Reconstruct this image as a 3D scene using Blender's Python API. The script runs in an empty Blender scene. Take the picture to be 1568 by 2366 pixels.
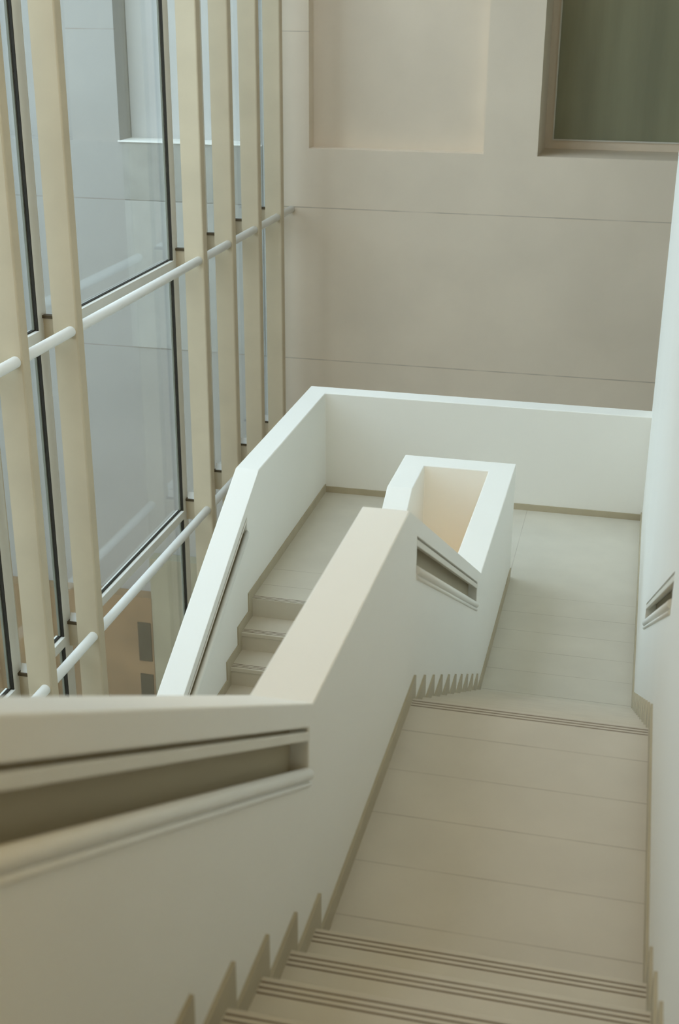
import bpy, bmesh, math
from mathutils import Vector, Matrix

# ------------------------------------------------------------------ camera, world, lights
SC = bpy.context.scene
COL = SC.collection

def make_camera():
    yaw, pitch, roll = 0.2308, -0.3835, 0.0070
    cyw, syw, cp, sp = math.cos(yaw), math.sin(yaw), math.cos(pitch), math.sin(pitch)
    fwd = Vector((-syw*cp, cyw*cp, sp))
    right = Vector((cyw, syw, 0))
    up = right.cross(fwd)
    r2 = right*math.cos(roll) + up*math.sin(roll)
    u2 = -right*math.sin(roll) + up*math.cos(roll)
    cam = bpy.data.cameras.new('camera')
    cam.sensor_fit = 'VERTICAL'
    cam.sensor_height = 36.0
    cam.sensor_width = 24.0
    cam.lens = 2933.7/2366*36.0
    cam.clip_start = 0.05
    cam.clip_end = 200
    cam.dof.use_dof = True
    cam.dof.focus_distance = 10.0
    cam.dof.aperture_fstop = 3.2
    o = bpy.data.objects.new('camera', cam)
    COL.objects.link(o)
    m = Matrix((r2, u2, -fwd)).transposed().to_4x4()
    m.translation = Vector((0.8406, -5.0254, 2.9746))
    o.matrix_world = m
    SC.camera = o
make_camera()

SC.view_settings.view_transform = 'Standard'
SC.view_settings.look = 'None'
SC.view_settings.gamma = 1.0
SC.view_settings.use_curve_mapping = False
SC.view_settings.exposure = 0.06

world = bpy.data.worlds.new('overcast_sky')
SC.world = world
world.use_nodes = True
wn = world.node_tree.nodes
wn['Background'].inputs[0].default_value = (0.70, 0.85, 1.0, 1)
wn['Background'].inputs[1].default_value = 3.35

def area(name, loc, size, power, color, rot=(0, 0, 0)):
    l = bpy.data.lights.new(name, 'AREA')
    l.shape = 'RECTANGLE'
    l.size, l.size_y = size
    l.energy = power
    l.color = color
    o = bpy.data.objects.new(name, l)
    o.location = loc
    o.rotation_euler = rot
    COL.objects.link(o)
    return o
# warm ceiling lighting of the storey the camera stands on, of the hall under the stair, plus an added front fill
area('hall_ceiling_light', (0.5, -5.5, 4.3), (2.0, 2.0), 28, (1.0, 0.68, 0.20))
area('atrium_front_fill', (-1.5, -2.4, 5.7), (4.0, 1.2), 70, (1.0, 0.76, 0.46), (math.radians(68), 0, 0))  # added fill to brighten the back wall; no fitting there
area('lower_hall_light', (-0.45, 3.6, -3.4), (0.4, 1.6), 20, (1.0, 0.68, 0.30), (math.pi, 0, 0))
area('lower_court_light', (-6.5, 8.0, -6.0), (2.0, 2.0), 25, (1.0, 0.62, 0.32), (math.radians(80), 0, 0))

# ------------------------------------------------------------------ materials
def mat(name, color, rough=0.6, bump=0.0, bscale=60, var=0.04, vscale=1.2, spec=0.3, metal=0.0, joints=None, stretch=None):
    """plaster / stone / paint: a base colour with broad mottling, fine grain and optional joint lines"""
    m = bpy.data.materials.new(name)
    m.use_nodes = True
    nt = m.node_tree
    n, L = nt.nodes, nt.links
    b = n['Principled BSDF']
    b.inputs['Roughness'].default_value = rough
    b.inputs['Metallic'].default_value = metal
    b.inputs['Specular IOR Level'].default_value = spec
    tc = n.new('ShaderNodeTexCoord')
    no = n.new('ShaderNodeTexNoise')
    no.inputs['Scale'].default_value = vscale
    no.inputs['Detail'].default_value = 5
    if stretch:
        mp = n.new('ShaderNodeMapping'); mp.inputs['Scale'].default_value = stretch
        L.new(tc.outputs['Object'], mp.inputs[0]); L.new(mp.outputs[0], no.inputs['Vector'])
    else:
        L.new(tc.outputs['Object'], no.inputs['Vector'])
    ramp = n.new('ShaderNodeMapRange')
    ramp.inputs[1].default_value = 0.3
    ramp.inputs[2].default_value = 0.7
    ramp.inputs[3].default_value = 1 - var
    ramp.inputs[4].default_value = 1 + var
    L.new(no.outputs[0], ramp.inputs[0])
    vm = n.new('ShaderNodeVectorMath')
    vm.operation = 'SCALE'
    vm.inputs[0].default_value = color
    L.new(ramp.outputs[0], vm.inputs['Scale'])
    out = vm.outputs[0]
    if joints:
        sep = n.new('ShaderNodeSeparateXYZ')
        L.new(tc.outputs['Object'], sep.inputs[0])
        total = None
        for ax, start, step, lo, hi, w, *extra in joints:
            # distance to the nearest joint line start + k*step on that axis, between lo and hi
            a = n.new('ShaderNodeMath'); a.operation = 'SUBTRACT'
            L.new(sep.outputs[ax], a.inputs[0]); a.inputs[1].default_value = start - step/2
            fm = n.new('ShaderNodeMath'); fm.operation = 'FLOORED_MODULO'
            L.new(a.outputs[0], fm.inputs[0]); fm.inputs[1].default_value = step
            s = n.new('ShaderNodeMath'); s.operation = 'SUBTRACT'
            L.new(fm.outputs[0], s.inputs[0]); s.inputs[1].default_value = step/2
            ab = n.new('ShaderNodeMath'); ab.operation = 'ABSOLUTE'
            L.new(s.outputs[0], ab.inputs[0])
            mr = n.new('ShaderNodeMapRange')
            L.new(ab.outputs[0], mr.inputs[0])
            mr.inputs[1].default_value = w*0.3; mr.inputs[2].default_value = w
            mr.inputs[3].default_value = 1.0; mr.inputs[4].default_value = 0.0
            g = n.new('ShaderNodeMath'); g.operation = 'GREATER_THAN'
            L.new(sep.outputs[ax], g.inputs[0]); g.inputs[1].default_value = lo
            l2 = n.new('ShaderNodeMath'); l2.operation = 'LESS_THAN'
            L.new(sep.outputs[ax], l2.inputs[0]); l2.inputs[1].default_value = hi
            m1 = n.new('ShaderNodeMath'); m1.operation = 'MULTIPLY'
            L.new(mr.outputs[0], m1.inputs[0]); L.new(g.outputs[0], m1.inputs[1])
            m2 = n.new('ShaderNodeMath'); m2.operation = 'MULTIPLY'
            L.new(m1.outputs[0], m2.inputs[0]); L.new(l2.outputs[0], m2.inputs[1])
            for eax, elim in extra:
                l3 = n.new('ShaderNodeMath'); l3.operation = 'LESS_THAN'
                L.new(sep.outputs[eax], l3.inputs[0]); l3.inputs[1].default_value = elim
                m3 = n.new('ShaderNodeMath'); m3.operation = 'MULTIPLY'
                L.new(m2.outputs[0], m3.inputs[0]); L.new(l3.outputs[0], m3.inputs[1])
                m2 = m3
            if total is None:
                total = m2.outputs[0]
            else:
                mx = n.new('ShaderNodeMath'); mx.operation = 'MAXIMUM'
                L.new(total, mx.inputs[0]); L.new(m2.outputs[0], mx.inputs[1])
                total = mx.outputs[0]
        # broken-up strength so the joints fade in and out
        n3 = n.new('ShaderNodeTexNoise'); n3.inputs['Scale'].default_value = 2.5
        L.new(tc.outputs['Object'], n3.inputs['Vector'])
        r3 = n.new('ShaderNodeMapRange')
        L.new(n3.outputs[0], r3.inputs[0])
        r3.inputs[1].default_value = 0.3; r3.inputs[2].default_value = 0.65
        r3.inputs[3].default_value = 0.12; r3.inputs[4].default_value = 0.5
        mm = n.new('ShaderNodeMath'); mm.operation = 'MULTIPLY'
        L.new(total, mm.inputs[0]); L.new(r3.outputs[0], mm.inputs[1])
        mix = n.new('ShaderNodeMix'); mix.data_type = 'RGBA'
        L.new(mm.outputs[0], mix.inputs[0]); L.new(out, mix.inputs[6])
        mix.inputs[7].default_value = (0.16, 0.11, 0.06, 1)
        out = mix.outputs[2]
    L.new(out, b.inputs['Base Color'])
    if bump:
        nb = n.new('ShaderNodeTexNoise')
        nb.inputs['Scale'].default_value = bscale
        nb.inputs['Detail'].default_value = 4
        L.new(tc.outputs['Object'], nb.inputs['Vector'])
        bp = n.new('ShaderNodeBump')
        bp.inputs['Strength'].default_value = bump
        bp.inputs['Distance'].default_value = 0.01
        L.new(nb.outputs[0], bp.inputs['Height'])
        L.new(bp.outputs[0], b.inputs['Normal'])
    return m

def glass(name, tint, base=0.03, edge=0.55):
    """thin pane: tinted see-through with a mirror reflection that grows towards grazing view"""
    m = bpy.data.materials.new(name)
    m.use_nodes = True
    n, L = m.node_tree.nodes, m.node_tree.links
    n.remove(n['Principled BSDF'])
    t = n.new('ShaderNodeBsdfTransparent'); t.inputs[0].default_value = (*tint, 1)
    g = n.new('ShaderNodeBsdfGlossy'); g.inputs['Roughness'].default_value = 0.03
    lw = n.new('ShaderNodeLayerWeight'); lw.inputs[0].default_value = 0.5
    pw = n.new('ShaderNodeMath'); pw.operation = 'POWER'; pw.inputs[1].default_value = 4.0
    L.new(lw.outputs['Facing'], pw.inputs[0])
    mr = n.new('ShaderNodeMapRange'); mr.inputs[3].default_value = base; mr.inputs[4].default_value = edge
    L.new(pw.outputs[0], mr.inputs[0])
    mx = n.new('ShaderNodeMixShader')
    L.new(mr.outputs[0], mx.inputs[0]); L.new(t.outputs[0], mx.inputs[1]); L.new(g.outputs[0], mx.inputs[2])
    L.new(mx.outputs[0], n['Material Output'].inputs[0])
    return m

M_PAINT = mat('white_wall_paint', (0.86, 0.84, 0.77), 0.55, 0.08, 25, 0.015, 0.8)
M_TREAD = mat('stone_tread', (0.61, 0.56, 0.455), 0.42, 0.05, 90, 0.04, 5, 0.4)
M_FLOOR_U = mat('stone_floor_upper', (0.60, 0.55, 0.455), 0.38, 0.04, 90, 0.04, 3, 0.45,
                joints=[('Y', -0.2695, 0.3115, -1.7, -0.1, 0.004)])
M_FLOOR_L = mat('stone_floor_lower', (0.62, 0.58, 0.48), 0.42, 0.04, 90, 0.04, 3, 0.4,
                joints=[('Y', 3.30, 0.3235, 2.9, 4.7, 0.004), ('X', -0.003, 50, -1, 1, 0.004, )])
M_BASE = mat('beige_baseboard', (0.46, 0.40, 0.28), 0.5, 0.03, 60, 0.06, 6)
M_GROOVE = mat('dark_anti_slip', (0.14, 0.09, 0.05), 0.8, 0, 60, 0.1, 20)
M_BACK = mat('facade_panel', (0.81, 0.695, 0.55), 0.75, 0.06, 40, 0.05, 0.9, 0.2,
             joints=[('Z', 0.270, 2.185, -2.2, 1.0, 0.010), ('Z', 2.58, 9.0, 2.0, 3.0, 0.010, ('X', -3.72), ('Y', 12.55))])
M_FIN = mat('cream_metal_paint', (0.59, 0.49, 0.335), 0.45, 0.02, 15, 0.05, 2.2, 0.4)
M_FRAME = mat('white_frame_paint', (0.76, 0.73, 0.65), 0.4, 0, 60, 0.03, 3, 0.4)
M_TUBE = mat('white_tube_paint', (0.84, 0.83, 0.78), 0.35, 0, 60, 0.02, 3, 0.5)
M_GASKET = mat('black_rubber', (0.025, 0.02, 0.012), 0.6, 0, 60, 0.1, 5)
M_RAIL = mat('cream_rail_paint', (0.74, 0.71, 0.62), 0.45, 0, 60, 0.02, 3, 0.35)
M_RECESS_SHADE = mat('tan_recess_shade', (0.42, 0.36, 0.24), 0.6)
M_BEAD = mat('olive_glazing_bead', (0.22, 0.22, 0.17), 0.5)
M_BRKT = mat('dark_bracket', (0.09, 0.06, 0.025), 0.5, 0, 60, 0.1, 5)
M_GLASS = glass('clear_glass', (0.95, 0.975, 0.965))
M_GREEN = mat('green_tinted_glass', (0.30, 0.295, 0.19), 0.22, 0, 60, 0.16, 2.6, 0.5, stretch=(1, 1, 0.1))
M_BROWN = mat('brown_lower_stone', (0.27, 0.18, 0.095), 0.8, 0, 60, 0.2, 1.2)
M_OLIVE = mat('olive_lower_render', (0.33, 0.30, 0.21), 0.8, 0, 60, 0.1, 1.2)
M_DARKW = mat('dark_window_pane', (0.085, 0.07, 0.04), 0.8, 0, 60, 0.1, 3)
M_CEIL = mat('ceiling_paint', (0.70, 0.66, 0.56), 0.8)

# ------------------------------------------------------------------ mesh helpers
def new(name, bm, m, parent=None, bevel=0.0, seg=2, smooth=False):
    bmesh.ops.recalc_face_normals(bm, faces=bm.faces)
    me = bpy.data.meshes.new(name)
    bm.to_mesh(me); bm.free()
    me.materials.append(m)
    o = bpy.data.objects.new(name, me)
    COL.objects.link(o)
    if parent:
        o.parent = parent
    if smooth:
        for p in me.polygons: p.use_smooth = True
    if bevel:
        md = o.modifiers.new('bevel', 'BEVEL')
        md.width = bevel; md.segments = seg; md.limit_method = 'ANGLE'; md.angle_limit = math.radians(20)
        md.harden_normals = False
    return o

def bake(o):
    dg = bpy.context.evaluated_depsgraph_get()
    dg.update()
    me = bpy.data.meshes.new_from_object(o.evaluated_get(dg))
    o.modifiers.clear()
    o.data = me
    return o

def boolean(o, others, op='DIFFERENCE'):
    for c in others:
        md = o.modifiers.new('b', 'BOOLEAN')
        md.operation = op; md.object = c; md.solver = 'EXACT'
    bake(o)
    for c in others:
        me = c.data
        bpy.data.objects.remove(c); bpy.data.meshes.remove(me)
    return o

def box(bm, x0, x1, y0, y1, z0, z1):
    v = [bm.verts.new((x, y, z)) for x in (x0, x1) for y in (y0, y1) for z in (z0, z1)]
    for f in ((0, 1, 3, 2), (4, 6, 7, 5), (0, 4, 5, 1), (2, 3, 7, 6), (0, 2, 6, 4), (1, 5, 7, 3)):
        bm.faces.new([v[i] for i in f])
    return bm
def B(*a):
    bm = bmesh.new()
    return box(bm, *a)

def prism(bm, pts, a0, a1, ax='x'):
    def P(p, a):
        return (a, p[0], p[1]) if ax == 'x' else (p[0], p[1], a)
    lo = [bm.verts.new(P(p, a0)) for p in pts]
    hi = [bm.verts.new(P(p, a1)) for p in pts]
    bm.faces.new(lo); bm.faces.new(hi[::-1])
    k = len(pts)
    for i in range(k):
        bm.faces.new((lo[i], lo[(i+1) % k], hi[(i+1) % k], hi[i]))
    return bm
def PR(pts, a0, a1, ax='x'):
    return prism(bmesh.new(), pts, a0, a1, ax)

def tube(bm, p0, p1, r, n=20, rz=None, plumb=False):
    """round or elliptical bar from p0 to p1; plumb ends are cut vertically"""
    p0, p1 = Vector(p0), Vector(p1)
    d = (p1-p0).normalized()
    s = Vector((1, 0, 0)) if abs(d.x) < 0.9 else Vector((0, 1, 0))
    u = Vector((0, 0, 1)) if plumb else d.cross(s).normalized()
    if not plumb: s = u.cross(d).normalized()
    rings = []
    for p in (p0, p1):
        rings.append([bm.verts.new(p + s*r*math.cos(2*math.pi*i/n) + u*(rz or r)*math.sin(2*math.pi*i/n)) for i in range(n)])
    for i in range(n):
        f = bm.faces.new((rings[0][i], rings[0][(i+1) % n], rings[1][(i+1) % n], rings[1][i]))
        f.smooth = True
    bm.faces.new(rings[0][::-1]); bm.faces.new(rings[1])
    return bm

def structure(o):
    o['kind'] = 'structure'
    return o
def tag(o, label, cat, group=None):
    o['label'] = label; o['category'] = cat
    if group: o['group'] = group
    return o
def empty(name, loc, label, cat, group=None):
    o = bpy.data.objects.new(name, None)
    o.location = loc
    COL.objects.link(o)
    return tag(o, label, cat, group)
def under(parent, o):
    """parent o while its vertices stay at their world places"""
    o.parent = parent
    o.matrix_parent_inverse = Matrix.Translation(-Vector(parent.location))
    return o

# ------------------------------------------------------------------ dimensions
R, T = 0.16, 0.2962
W = 1.0769
YL = -1.798            # first nosing of the near flight
TH = 0.2034
ZL = -1.6              # lower landing
ZC = -0.5754           # caps around the lower landing
YB, YBO = 6.511, 6.723
XL, XLO = -2.0202, -2.2171
YS, YSI = 4.935, 4.708
XSI, XSO = -0.7316, -0.9334
S = R/T                # slope of the flights
YNL = 3.983
ZBOT, ZTOP = -9.5, 7.0
YW = 12.5

# ------------------------------------------------------------------ setting: floors, walls, ceiling
def strips(parent, x0, x1, ys, z):
    for y in ys:
        o = new('anti_slip_strip', B(x0, x1, y-0.0028, y+0.0028, z-0.003, z+0.0006), M_GROOVE)
        under(parent, o)

fl = structure(new('floor', B(0.0, W, YL-0.02, 0.012, -0.30, 0.0), M_FLOOR_U, bevel=0.006))
bake(fl)
strips(fl, 0.012, W-0.012, (-0.012, -0.033, -0.054), 0.0)

poly = [(0, 9*T-0.02), (W, 9*T-0.02), (W, YB), (XL, YB), (XL, YNL), (XSO, YNL), (XSO, YS), (0, YS)]
fl2 = structure(new('floor', PR(poly, ZL-0.28, ZL, 'z'), M_FLOOR_L))
strips(fl2, XL+0.012, XSO, (YNL+0.012, YNL+0.033, YNL+0.054), ZL)

structure(new('floor', B(0.0, W, -8.0, YL-9*T, 1.30, 1.60), M_TREAD))
structure(new('floor', B(-30.0, 5.0, -20.0, 14.5, ZBOT-0.3, ZBOT), M_TREAD))

# right wall with the recessed rail
wr = new('wall_right', B(W, W+0.24, -8.0, YBO, ZBOT, ZTOP), M_PAINT)
def para(y0, y1, f, lo, hi):
    return [(y0, f(y0)+lo), (y1, f(y1)+lo), (y1, f(y1)+hi), (y0, f(y0)+hi)]
fr = lambda y: 0.731 - 0.522*y
cut = new('c', PR(para(-0.47, 2.40, fr, -0.140, 0.0), W-0.05, W+0.066), M_PAINT)
boolean(wr, [cut])
structure(wr)
def rail_set(parent, y0, y1, f, xs, side, gap, rail_lo, rec_lo, lip, lip_drop=0.029):
    """side +1: the wall face looks to +x. Pieces of the recessed handrail."""
    a, b = sorted((xs, xs-side*0.022))
    o = new('handrail', PR(para(y0, y1, f, rail_lo, gap), a, b), M_RAIL, bevel=0.003)
    under(parent, bake(o))
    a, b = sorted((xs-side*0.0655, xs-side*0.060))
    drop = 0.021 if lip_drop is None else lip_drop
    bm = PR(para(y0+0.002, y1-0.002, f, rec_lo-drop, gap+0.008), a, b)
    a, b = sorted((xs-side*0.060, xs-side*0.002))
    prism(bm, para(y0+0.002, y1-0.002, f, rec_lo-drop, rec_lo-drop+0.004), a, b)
    o = new('recess_shade', bm, M_RECESS_SHADE)  # dark tan plates paint shade onto the back and floor of the recess
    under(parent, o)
    bm = bmesh.new()
    c = rec_lo - lip*0.46
    tube(bm, (xs-side*0.004, y0, f(y0)+c), (xs-side*0.004, y1, f(y1)+c), 0.020, 24, lip*0.50, True)
    c = rec_lo - lip*1.25
    tube(bm, (xs-side*0.004, y0, f(y0)+c), (xs-side*0.004, y1, f(y1)+c), 0.014, 16, lip*0.26, True)
    o = new('rail_lip', bm, M_PAINT)
    under(parent, o)
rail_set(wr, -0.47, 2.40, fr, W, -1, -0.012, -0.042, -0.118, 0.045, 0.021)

# back wall of the atrium, running on outside the glass, with niches and a window opening
J = [('Z', 0.270, 2.185, -2.2, 1.0, 0.010), ('Z', 2.58, 9.0, 2.0, 3.0, 0.010, ('X', -3.72), ('Y', 12.55))]
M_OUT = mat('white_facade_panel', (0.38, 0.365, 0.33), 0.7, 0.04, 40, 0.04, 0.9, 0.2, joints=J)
wb = new('wall_back', B(-4.38, 5.0, YW, YW+1.5, ZBOT, ZTOP), M_BACK)
boolean(wb, [new('c', B(-3.745, -1.336, YW-0.2, YW+0.26, 1.070, 5.2), M_BACK),
             new('c', B(-0.618, 3.2, YW-0.2, YW+1.8, 1.062, 4.6), M_BACK)])
structure(wb)
wo = new('wall_outside', B(-13.5, -4.38, YW, YW+1.5, ZBOT, ZTOP), M_OUT)
boolean(wo, [new('c', B(-6.53, -4.45, YW-0.2, YW+0.45, 1.080, 5.2), M_OUT),
             new('c', B(-9.60, -7.25, YW-0.2, YW+0.45, 1.080, 5.2), M_OUT)])
structure(wo)
structure(new('wall_court_blocker', B(-13.5, -13.2, -14.0, YW, ZBOT, 2.5), M_OUT))  # unseen wall added to keep sky light off the lower outside facade

# mottled panels, the upper one darker, below the niche outside the glass
M_MOTTLE_DARK = mat('mottled_panel_dark', (0.35, 0.34, 0.30), 0.8, 0.06, 40, 0.12, 2.0, 0.2)
M_MOTTLE_PALE = mat('mottled_panel_pale', (0.41, 0.40, 0.36), 0.8, 0.06, 40, 0.10, 1.0, 0.2)
structure(new('trim_1', B(-6.50, -4.42, YW-0.012, YW, 0.275, 1.079), M_MOTTLE_DARK))
structure(new('trim_2', B(-6.50, -4.42, YW-0.012, YW, -1.905, 0.265), M_MOTTLE_PALE))
M_NICHE_LIT = mat('niche_painted_light', (0.54, 0.525, 0.49), 0.7, 0.04)  # paler colour paints in the light that the deep niche back lacks
structure(new('trim_4', B(-6.52, -4.46, YW+0.43, YW+0.449, 1.098, 5.19), M_NICHE_LIT))
structure(new('trim_3', B(-6.55, -4.42, YW-0.03, YW+0.45, 1.079, 1.097), M_PAINT))

# window in the back wall
w1 = bpy.data.objects.new('window_1', None); COL.objects.link(w1); w1.location = (1.3, YW+1.1, 1.06)
structure(w1)
bm = B(-0.618, 3.2, YW+1.08, YW+1.16, 1.062, 1.185)
box(bm, -0.618, -0.50, YW+1.08, YW+1.16, 1.185, 4.6)
under(w1, new('window_frame', bm, M_BACK))
under(w1, new('frame_bead', box(B(-0.512, 3.2, YW+1.06, YW+1.10, 1.172, 1.190), -0.512, -0.494, YW+1.06, YW+1.10, 1.19, 4.6), M_FRAME))
under(w1, new('green_pane', B(-0.50, 3.2, YW+1.11, YW+1.125, 1.185, 4.6), M_GREEN))

structure(new('wall_far_right', B(4.8, 5.0, -8.0, YW, ZBOT, ZTOP), M_PAINT))
structure(new('wall_left', B(-4.5, -4.3, -8.3, -0.7, ZBOT, ZTOP), M_PAINT))
structure(new('wall_behind', B(-4.3, 5.0, -8.3, -8.0, ZBOT, ZTOP), M_CEIL))
# ceiling with an open rooflight over the stair
bm = B(-4.5, 5.0, -2.6, 0.1, ZTOP, ZTOP+0.3)
box(bm, -4.5, 5.0, 11.6, YW+0.2, ZTOP, ZTOP+0.3)
box(bm, -2.5, 5.0, 0.1, 11.6, ZTOP, ZTOP+0.3)
structure(new('ceiling', bm, M_CEIL))
bm = B(-4.5, 5.0, -8.3, -2.6, 4.4, 4.7)
box(bm, -4.5, 5.0, -2.8, -2.6, 4.7, ZTOP)
structure(new('ceiling', bm, M_CEIL))

# ------------------------------------------------------------------ stair flights
def step_mesh(x0, x1, yn, z, d):
    """one step: tread slab with a nosing over its riser. yn = nosing, d = +1 when the tread runs towards +y"""
    e = 0.010
    pts = [(yn-d*e, z), (yn+d*(T+0.006), z), (yn+d*(T+0.006), z-0.22), (yn, z-0.20), (yn, z-0.034), (yn-d*e, z-0.034)]
    return PR(pts, x0, x1)

def flight(name, loc, label, x0, x1, steps, d, bmargin=0.012, g0=0.012):
    root = empty(name, loc, label, 'stairs')
    for yn, z in steps:
        o = new('step', step_mesh(x0, x1, yn, z, d), M_TREAD, bevel=0.004)
        under(root, bake(o))
        for k in range(3):
            y = yn + d*(g0+0.021*k)
            g = new('anti_slip_strip', B(x0+bmargin, x1-bmargin, y-0.0028, y+0.0028, z-0.003, z+0.0006), M_GROOVE)
            g.parent = o
    return root

# near flight, rising towards the camera
near = [(YL-(k-1)*T, k*R) for k in range(1, 10)]
f1 = flight('stair_flight', (0.54, -3.0, 0.0), 'wide stone steps in the foreground rising from the long pale landing', 0.0, W, near, -1)
# far flight, going down from the upper landing (tread k lies under nosing k-1)
far = [(k*T, -k*R) for k in range(1, 10)]
f2 = flight('stair_flight', (0.54, 1.3, -1.6), 'steps dropping out of sight between the long landing and the lower landing', 0.0, W, far, -1, g0=0.036)
# left flight, going down towards the camera from the lower landing
left = [(YNL-k*T, ZL-k*R) for k in range(1, 10)]
f3 = flight('stair_flight', (-1.5, 2.6, -3.2), 'stone steps descending at the left behind the thick central parapet', XL, XSO, left, 1)

# risers under the landing edges
under(f1, new('riser', B(0.0, W, YL-0.012, YL-0.002, -0.05, R-0.03), M_TREAD))

# ------------------------------------------------------------------ parapets
cf = lambda y: 0.994 + 0.5624*(-1.774-y)      # cap line of the near flight
cr = lambda y: 0.994 - 0.5462*(y+0.163)       # cap line of the far flight
cl = lambda y: ZC - S*(4.269-y)               # cap line of the left flight

root = empty('central_parapet', (-0.1, 0, 0), 'thick white stair parapet running down the middle, broad flat cap and recessed handrails', 'parapet')
pts = [(-8.0, cf(YL-9*T)), (YL-9*T, cf(YL-9*T)), (-1.774, 0.994), (-0.163, 0.994), (2.745, ZC-0.019), (2.745, -2.0),
       (-0.15, -0.48), (YL-0.15, -0.40), (YL-9*T-0.1, 1.15), (-8.0, 1.15)]
body = new('parapet_body', PR(pts, -TH, 0.0), M_PAINT)
c1 = new('c', PR(para(-4.9, -1.828, cf, -0.258, -0.086), -0.066, 0.1), M_PAINT)
c2 = new('c', PR(para(0.055, 2.52, cr, -0.258, -0.086), -0.066, 0.1), M_PAINT)
boolean(body, [c1, c2])
md = body.modifiers.new('bevel', 'BEVEL'); md.width = 0.010; md.segments = 3; md.limit_method = 'ANGLE'; md.angle_limit = math.radians(35)
bake(body)
under(root, body)
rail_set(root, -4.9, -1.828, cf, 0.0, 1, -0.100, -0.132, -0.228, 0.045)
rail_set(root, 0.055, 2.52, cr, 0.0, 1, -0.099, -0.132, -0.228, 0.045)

# guard wall around the open well beside the lower landing
la = new('well_parapet', PR([(YS, ZC), (4.161, ZC), (1.2, ZC-S*2.961), (1.2, -3.8), (YS, -3.8)], XSO, XSI), M_PAINT)
lb = new('c', PR([(YSI, ZC), (YSI, -3.8), (YS, -3.8), (YS, ZC)], XSI-0.1, -TH+0.1), M_PAINT)
lc = new('c', PR([(2.71, ZC), (2.71, -2.05), (YS, -2.05), (YS, ZC)], -TH, -0.0006), M_PAINT)
boolean(la, [lb, lc], 'UNION')
md = la.modifiers.new('bevel', 'BEVEL'); md.width = 0.008; md.segments = 3; md.limit_method = 'ANGLE'; md.angle_limit = math.radians(20)
bake(la)
tag(la, 'white guard wall with a U-shaped flat cap around the open well, past the central parapet', 'parapet')

# outer parapet: left run following the left flight, then across behind the lower landing
root = empty('landing_parapet', (-0.5, YB, ZL), 'long white outer parapet wrapping the lower landing and descending at the left by the glazing', 'parapet')
pb = new('parapet_body', PR([(YBO, ZC), (4.269, ZC), (1.2, cl(1.2)), (1.2, -4.0), (YBO, -4.0)], XLO, XL), M_PAINT)
p2 = new('c', B(XLO+0.05, W+0.03, YB, YBO, -2.2, ZC), M_PAINT)
boolean(pb, [p2], 'UNION')
c3 = new('c', PR(para(1.4, 3.93, cl, -0.245, -0.086), XL-0.066, XL+0.1), M_PAINT)
boolean(pb, [c3])
md = pb.modifiers.new('bevel', 'BEVEL'); md.width = 0.008; md.segments = 3; md.limit_method = 'ANGLE'; md.angle_limit = math.radians(20)
bake(pb)
under(root, pb)
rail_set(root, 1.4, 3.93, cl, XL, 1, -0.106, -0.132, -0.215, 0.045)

# ------------------------------------------------------------------ baseboards
BH = 0.082
def stepped(profile, d):
    """band above a stair outline; profile runs along the treads, d = direction the risers face"""
    up = [(y+d*BH, z+BH) for y, z in profile]
    return profile, up
def band(profile, d, x0, x1):
    lo, up = stepped(profile, d)
    bm = bmesh.new()
    va = {}
    for tagx, x in (('a', x0), ('b', x1)):
        for i, (p, q) in enumerate(zip(lo, up)):
            va[tagx, 0, i] = bm.verts.new((x, *p)); va[tagx, 1, i] = bm.verts.new((x, *q))
    nlo = len(lo)
    for i in range(nlo-1):
        bm.faces.new((va['a', 0, i], va['a', 0, i+1], va['a', 1, i+1], va['a', 1, i]))
        bm.faces.new((va['b', 0, i], va['b', 1, i], va['b', 1, i+1], va['b', 0, i+1]))
        bm.faces.new((va['a', 1, i], va['a', 1, i+1], va['b', 1, i+1], va['b', 1, i]))
        bm.faces.new((va['a', 0, i+1], va['a', 0, i], va['b', 0, i], va['b', 0, i+1]))
    for i in (0, nlo-1):
        bm.faces.new((va['a', 0, i], va['a', 1, i], va['b', 1, i], va['b', 0, i]))
    return bm
prof = [(YL-9*T-BH, 9*R)]
for k in range(9, 0, -1):
    yn = YL-(k-1)*T
    prof += [(yn, k*R), (yn, (k-1)*R)]
for k in range(0, 10):
    prof += [(k*T, -k*R), (k*T, -(k+1)*R)]
profc = prof + [(YS-BH, ZL)]
profr = prof + [(YB-BH, ZL)]
def seg_after(p, y): return p
structure(new('baseboard_left', band(profc, 1, 0.0, 0.011), M_BASE))
structure(new('baseboard_right', band(profr, 1, W-0.011, W), M_BASE))
pl = [(YB+BH, ZL)]
for k in range(0, 9):
    pl += [(YNL-k*T, ZL-k*R), (YNL-k*T, ZL-(k+1)*R)]
pl += [(YNL-9*T, ZL-9*R)]
structure(new('baseboard_stair_left', band(pl, -1, XL, XL+0.011), M_BASE))
structure(new('baseboard_back', B(XL+0.011, W-0.011, YB-0.011, YB, ZL, ZL+0.062), M_BASE))

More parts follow.
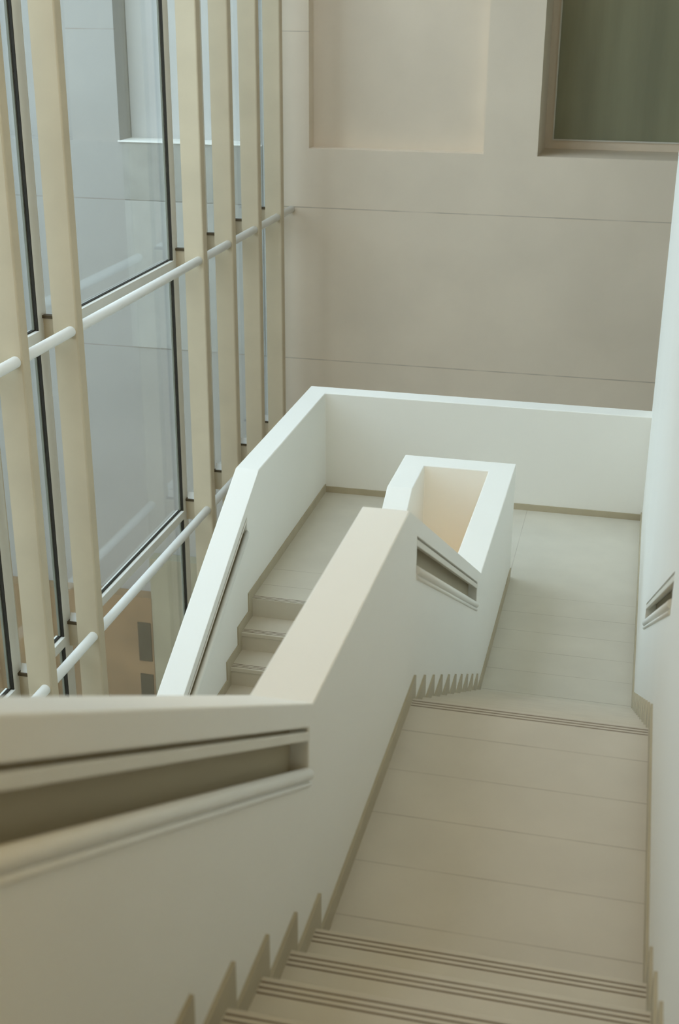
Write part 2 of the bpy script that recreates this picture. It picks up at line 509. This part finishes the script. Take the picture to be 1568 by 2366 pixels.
# ------------------------------------------------------------------ curtain wall
XT = -4.0
XG = -4.30
fins = [3.03, 4.084, 5.140, 8.548, 9.610, 10.700, 11.750]
pos = ['outermost beige window fin at the left edge, mostly cut by the frame',
       'second beige window fin from the left edge, left of the narrow glass strip',
       'wide beige window fin directly left of the big glass pane',
       'beige window fin directly right of the big glass pane',
       'slim beige window fin, third from the back wall corner',
       'slim beige window fin, second from the back wall corner',
       'slim beige window fin nearest the back wall corner']
FZ0, FZ1 = ZBOT, ZTOP
for y, lb_ in zip(fins, pos):
    x0, x1, t, c = XT-0.165, XT+0.065, 0.135, 0.016
    plan = [(x0, y), (x1-c, y), (x1-c*0.3, y+c*0.3), (x1, y+c), (x1, y+t-c), (x1-c, y+t), (x0, y+t)]
    o = new('window_fin', PR(plan, FZ0, FZ1, 'z'), M_FIN)
    tag(o, lb_, 'window fin', 'fins of the glazed wall')
tubes = [(0.238, 'upper white round rail threaded through the window fins'), (-2.787, 'lower white round rail threaded through the window fins')]
for z, lb_ in tubes:
    bm = bmesh.new()
    tube(bm, (XT, 1.0, z), (XT, YW, z), 0.048, 32)
    o = new('round_rail', bm, M_TUBE)
    tag(o, lb_, 'rail', 'round rails along the glazed wall')
TRZ = (0.238, -2.812)
n = 2
for i in range(len(fins)):
    y0 = fins[i]
    y1 = fins[i+1] if i+1 < len(fins) else YW
    w = bpy.data.objects.new('window_%d' % n, None); COL.objects.link(w); n += 1
    w.location = (XG, (y0+y1)/2, ZBOT)
    structure(w)
    ya = y0 + 0.150
    yb = y1 - 0.012 if i+1 < len(fins) else YW
    # mullion at the far side of the bay
    if i+1 < len(fins):
        under(w, new('mullion', B(XG-0.066, XG, yb, yb+0.162, FZ0, FZ1), M_FRAME, bevel=0.004))
    else:
        under(w, new('mullion', B(XG-0.066, XG, yb-0.10, yb, FZ0, FZ1), M_FRAME, bevel=0.004)); yb -= 0.10
    if i+1 < len(fins):
        under(w, new('mullion_return', B(XG-0.10, XG-0.035, yb+0.155, yb+0.235, FZ0, FZ1), M_FIN))
    under(w, new('gasket', B(XG-0.028, XG-0.001, yb-0.012, yb, FZ0, FZ1), M_GASKET))
    under(w, new('glazing_bead', B(XG-0.054, XG-0.034, yb-0.024, yb-0.001, FZ0, FZ1), M_BEAD))
    edges = [FZ0] + [z for z in sorted(TRZ)] + [FZ1]
    for z in TRZ:
        under(w, new('transom', B(XG-0.09, XG+0.012, ya, yb, z-0.110, z-0.010), M_FRAME, bevel=0.003))
        under(w, new('transom_gasket', B(XG-0.06, XG-0.03, ya, yb, z-0.010, z+0.001), M_GASKET))
    for a, b in zip(edges[:-1], edges[1:]):
        under(w, new('glass_pane', B(XG-0.062, XG-0.056, ya, yb, a, b-0.09 if b != FZ1 else b), M_GLASS))
    # clip holding the frame to the fin at each rail
    if i+1 < len(fins):
        for z in TRZ:
            br = new('fixing_clip', B(XG, XT-0.165, y1+0.09, y1+0.125, z-0.16, z+0.085), M_FIN)
            under(w, br)
            cpl = new('clip_cap', B(XG, XT-0.165, y1+0.07, y1+0.130, z+0.085, z+0.112), M_BRKT); cpl.parent = br
            if z < -1:
                wd = new('clip_wedge', PR([(y1+0.09, z+0.112), (y1+0.13, z+0.112), (y1+0.125, z+0.19)], XG+0.02, XT-0.18), M_TUBE); wd.parent = br

w = bpy.data.objects.new('window_%d' % n, None); COL.objects.link(w)
w.location = (XG, 0.9, ZBOT)
structure(w)
under(w, new('mullion', B(XG-0.10, XG, -0.70, -0.54, FZ0, FZ1), M_FRAME))
under(w, new('mullion', B(XG-0.10, XG, 3.02, 3.18, FZ0, FZ1), M_FRAME))
for z in TRZ:
    under(w, new('transom', B(XG-0.09, XG+0.012, -0.54, 3.02, z-0.110, z-0.010), M_FRAME))
under(w, new('glass_pane', B(XG-0.062, XG-0.056, -0.54, 3.02, FZ0, FZ1), M_GLASS))

# lower court seen through the glass: brown stone front with two dark windows
root = empty('lower_facade', (-7.7, YW, ZBOT), 'brown stone lower front with dark windows seen through the bottom glass', 'facade')
under(root, new('facade_body', B(-9.5, -6.33, YW-0.25, YW-0.002, ZBOT, -6.0), M_BROWN))
under(root, new('side_panel', B(-6.33, -4.42, YW-0.24, YW-0.002, ZBOT, -5.3), M_OLIVE))
for z0, z1 in ((-7.15, -6.45), (-8.3, -7.4)):
    under(root, new('dark_window', B(-6.58, -6.36, YW-0.27, YW-0.24, z0, z1), M_DARKW))
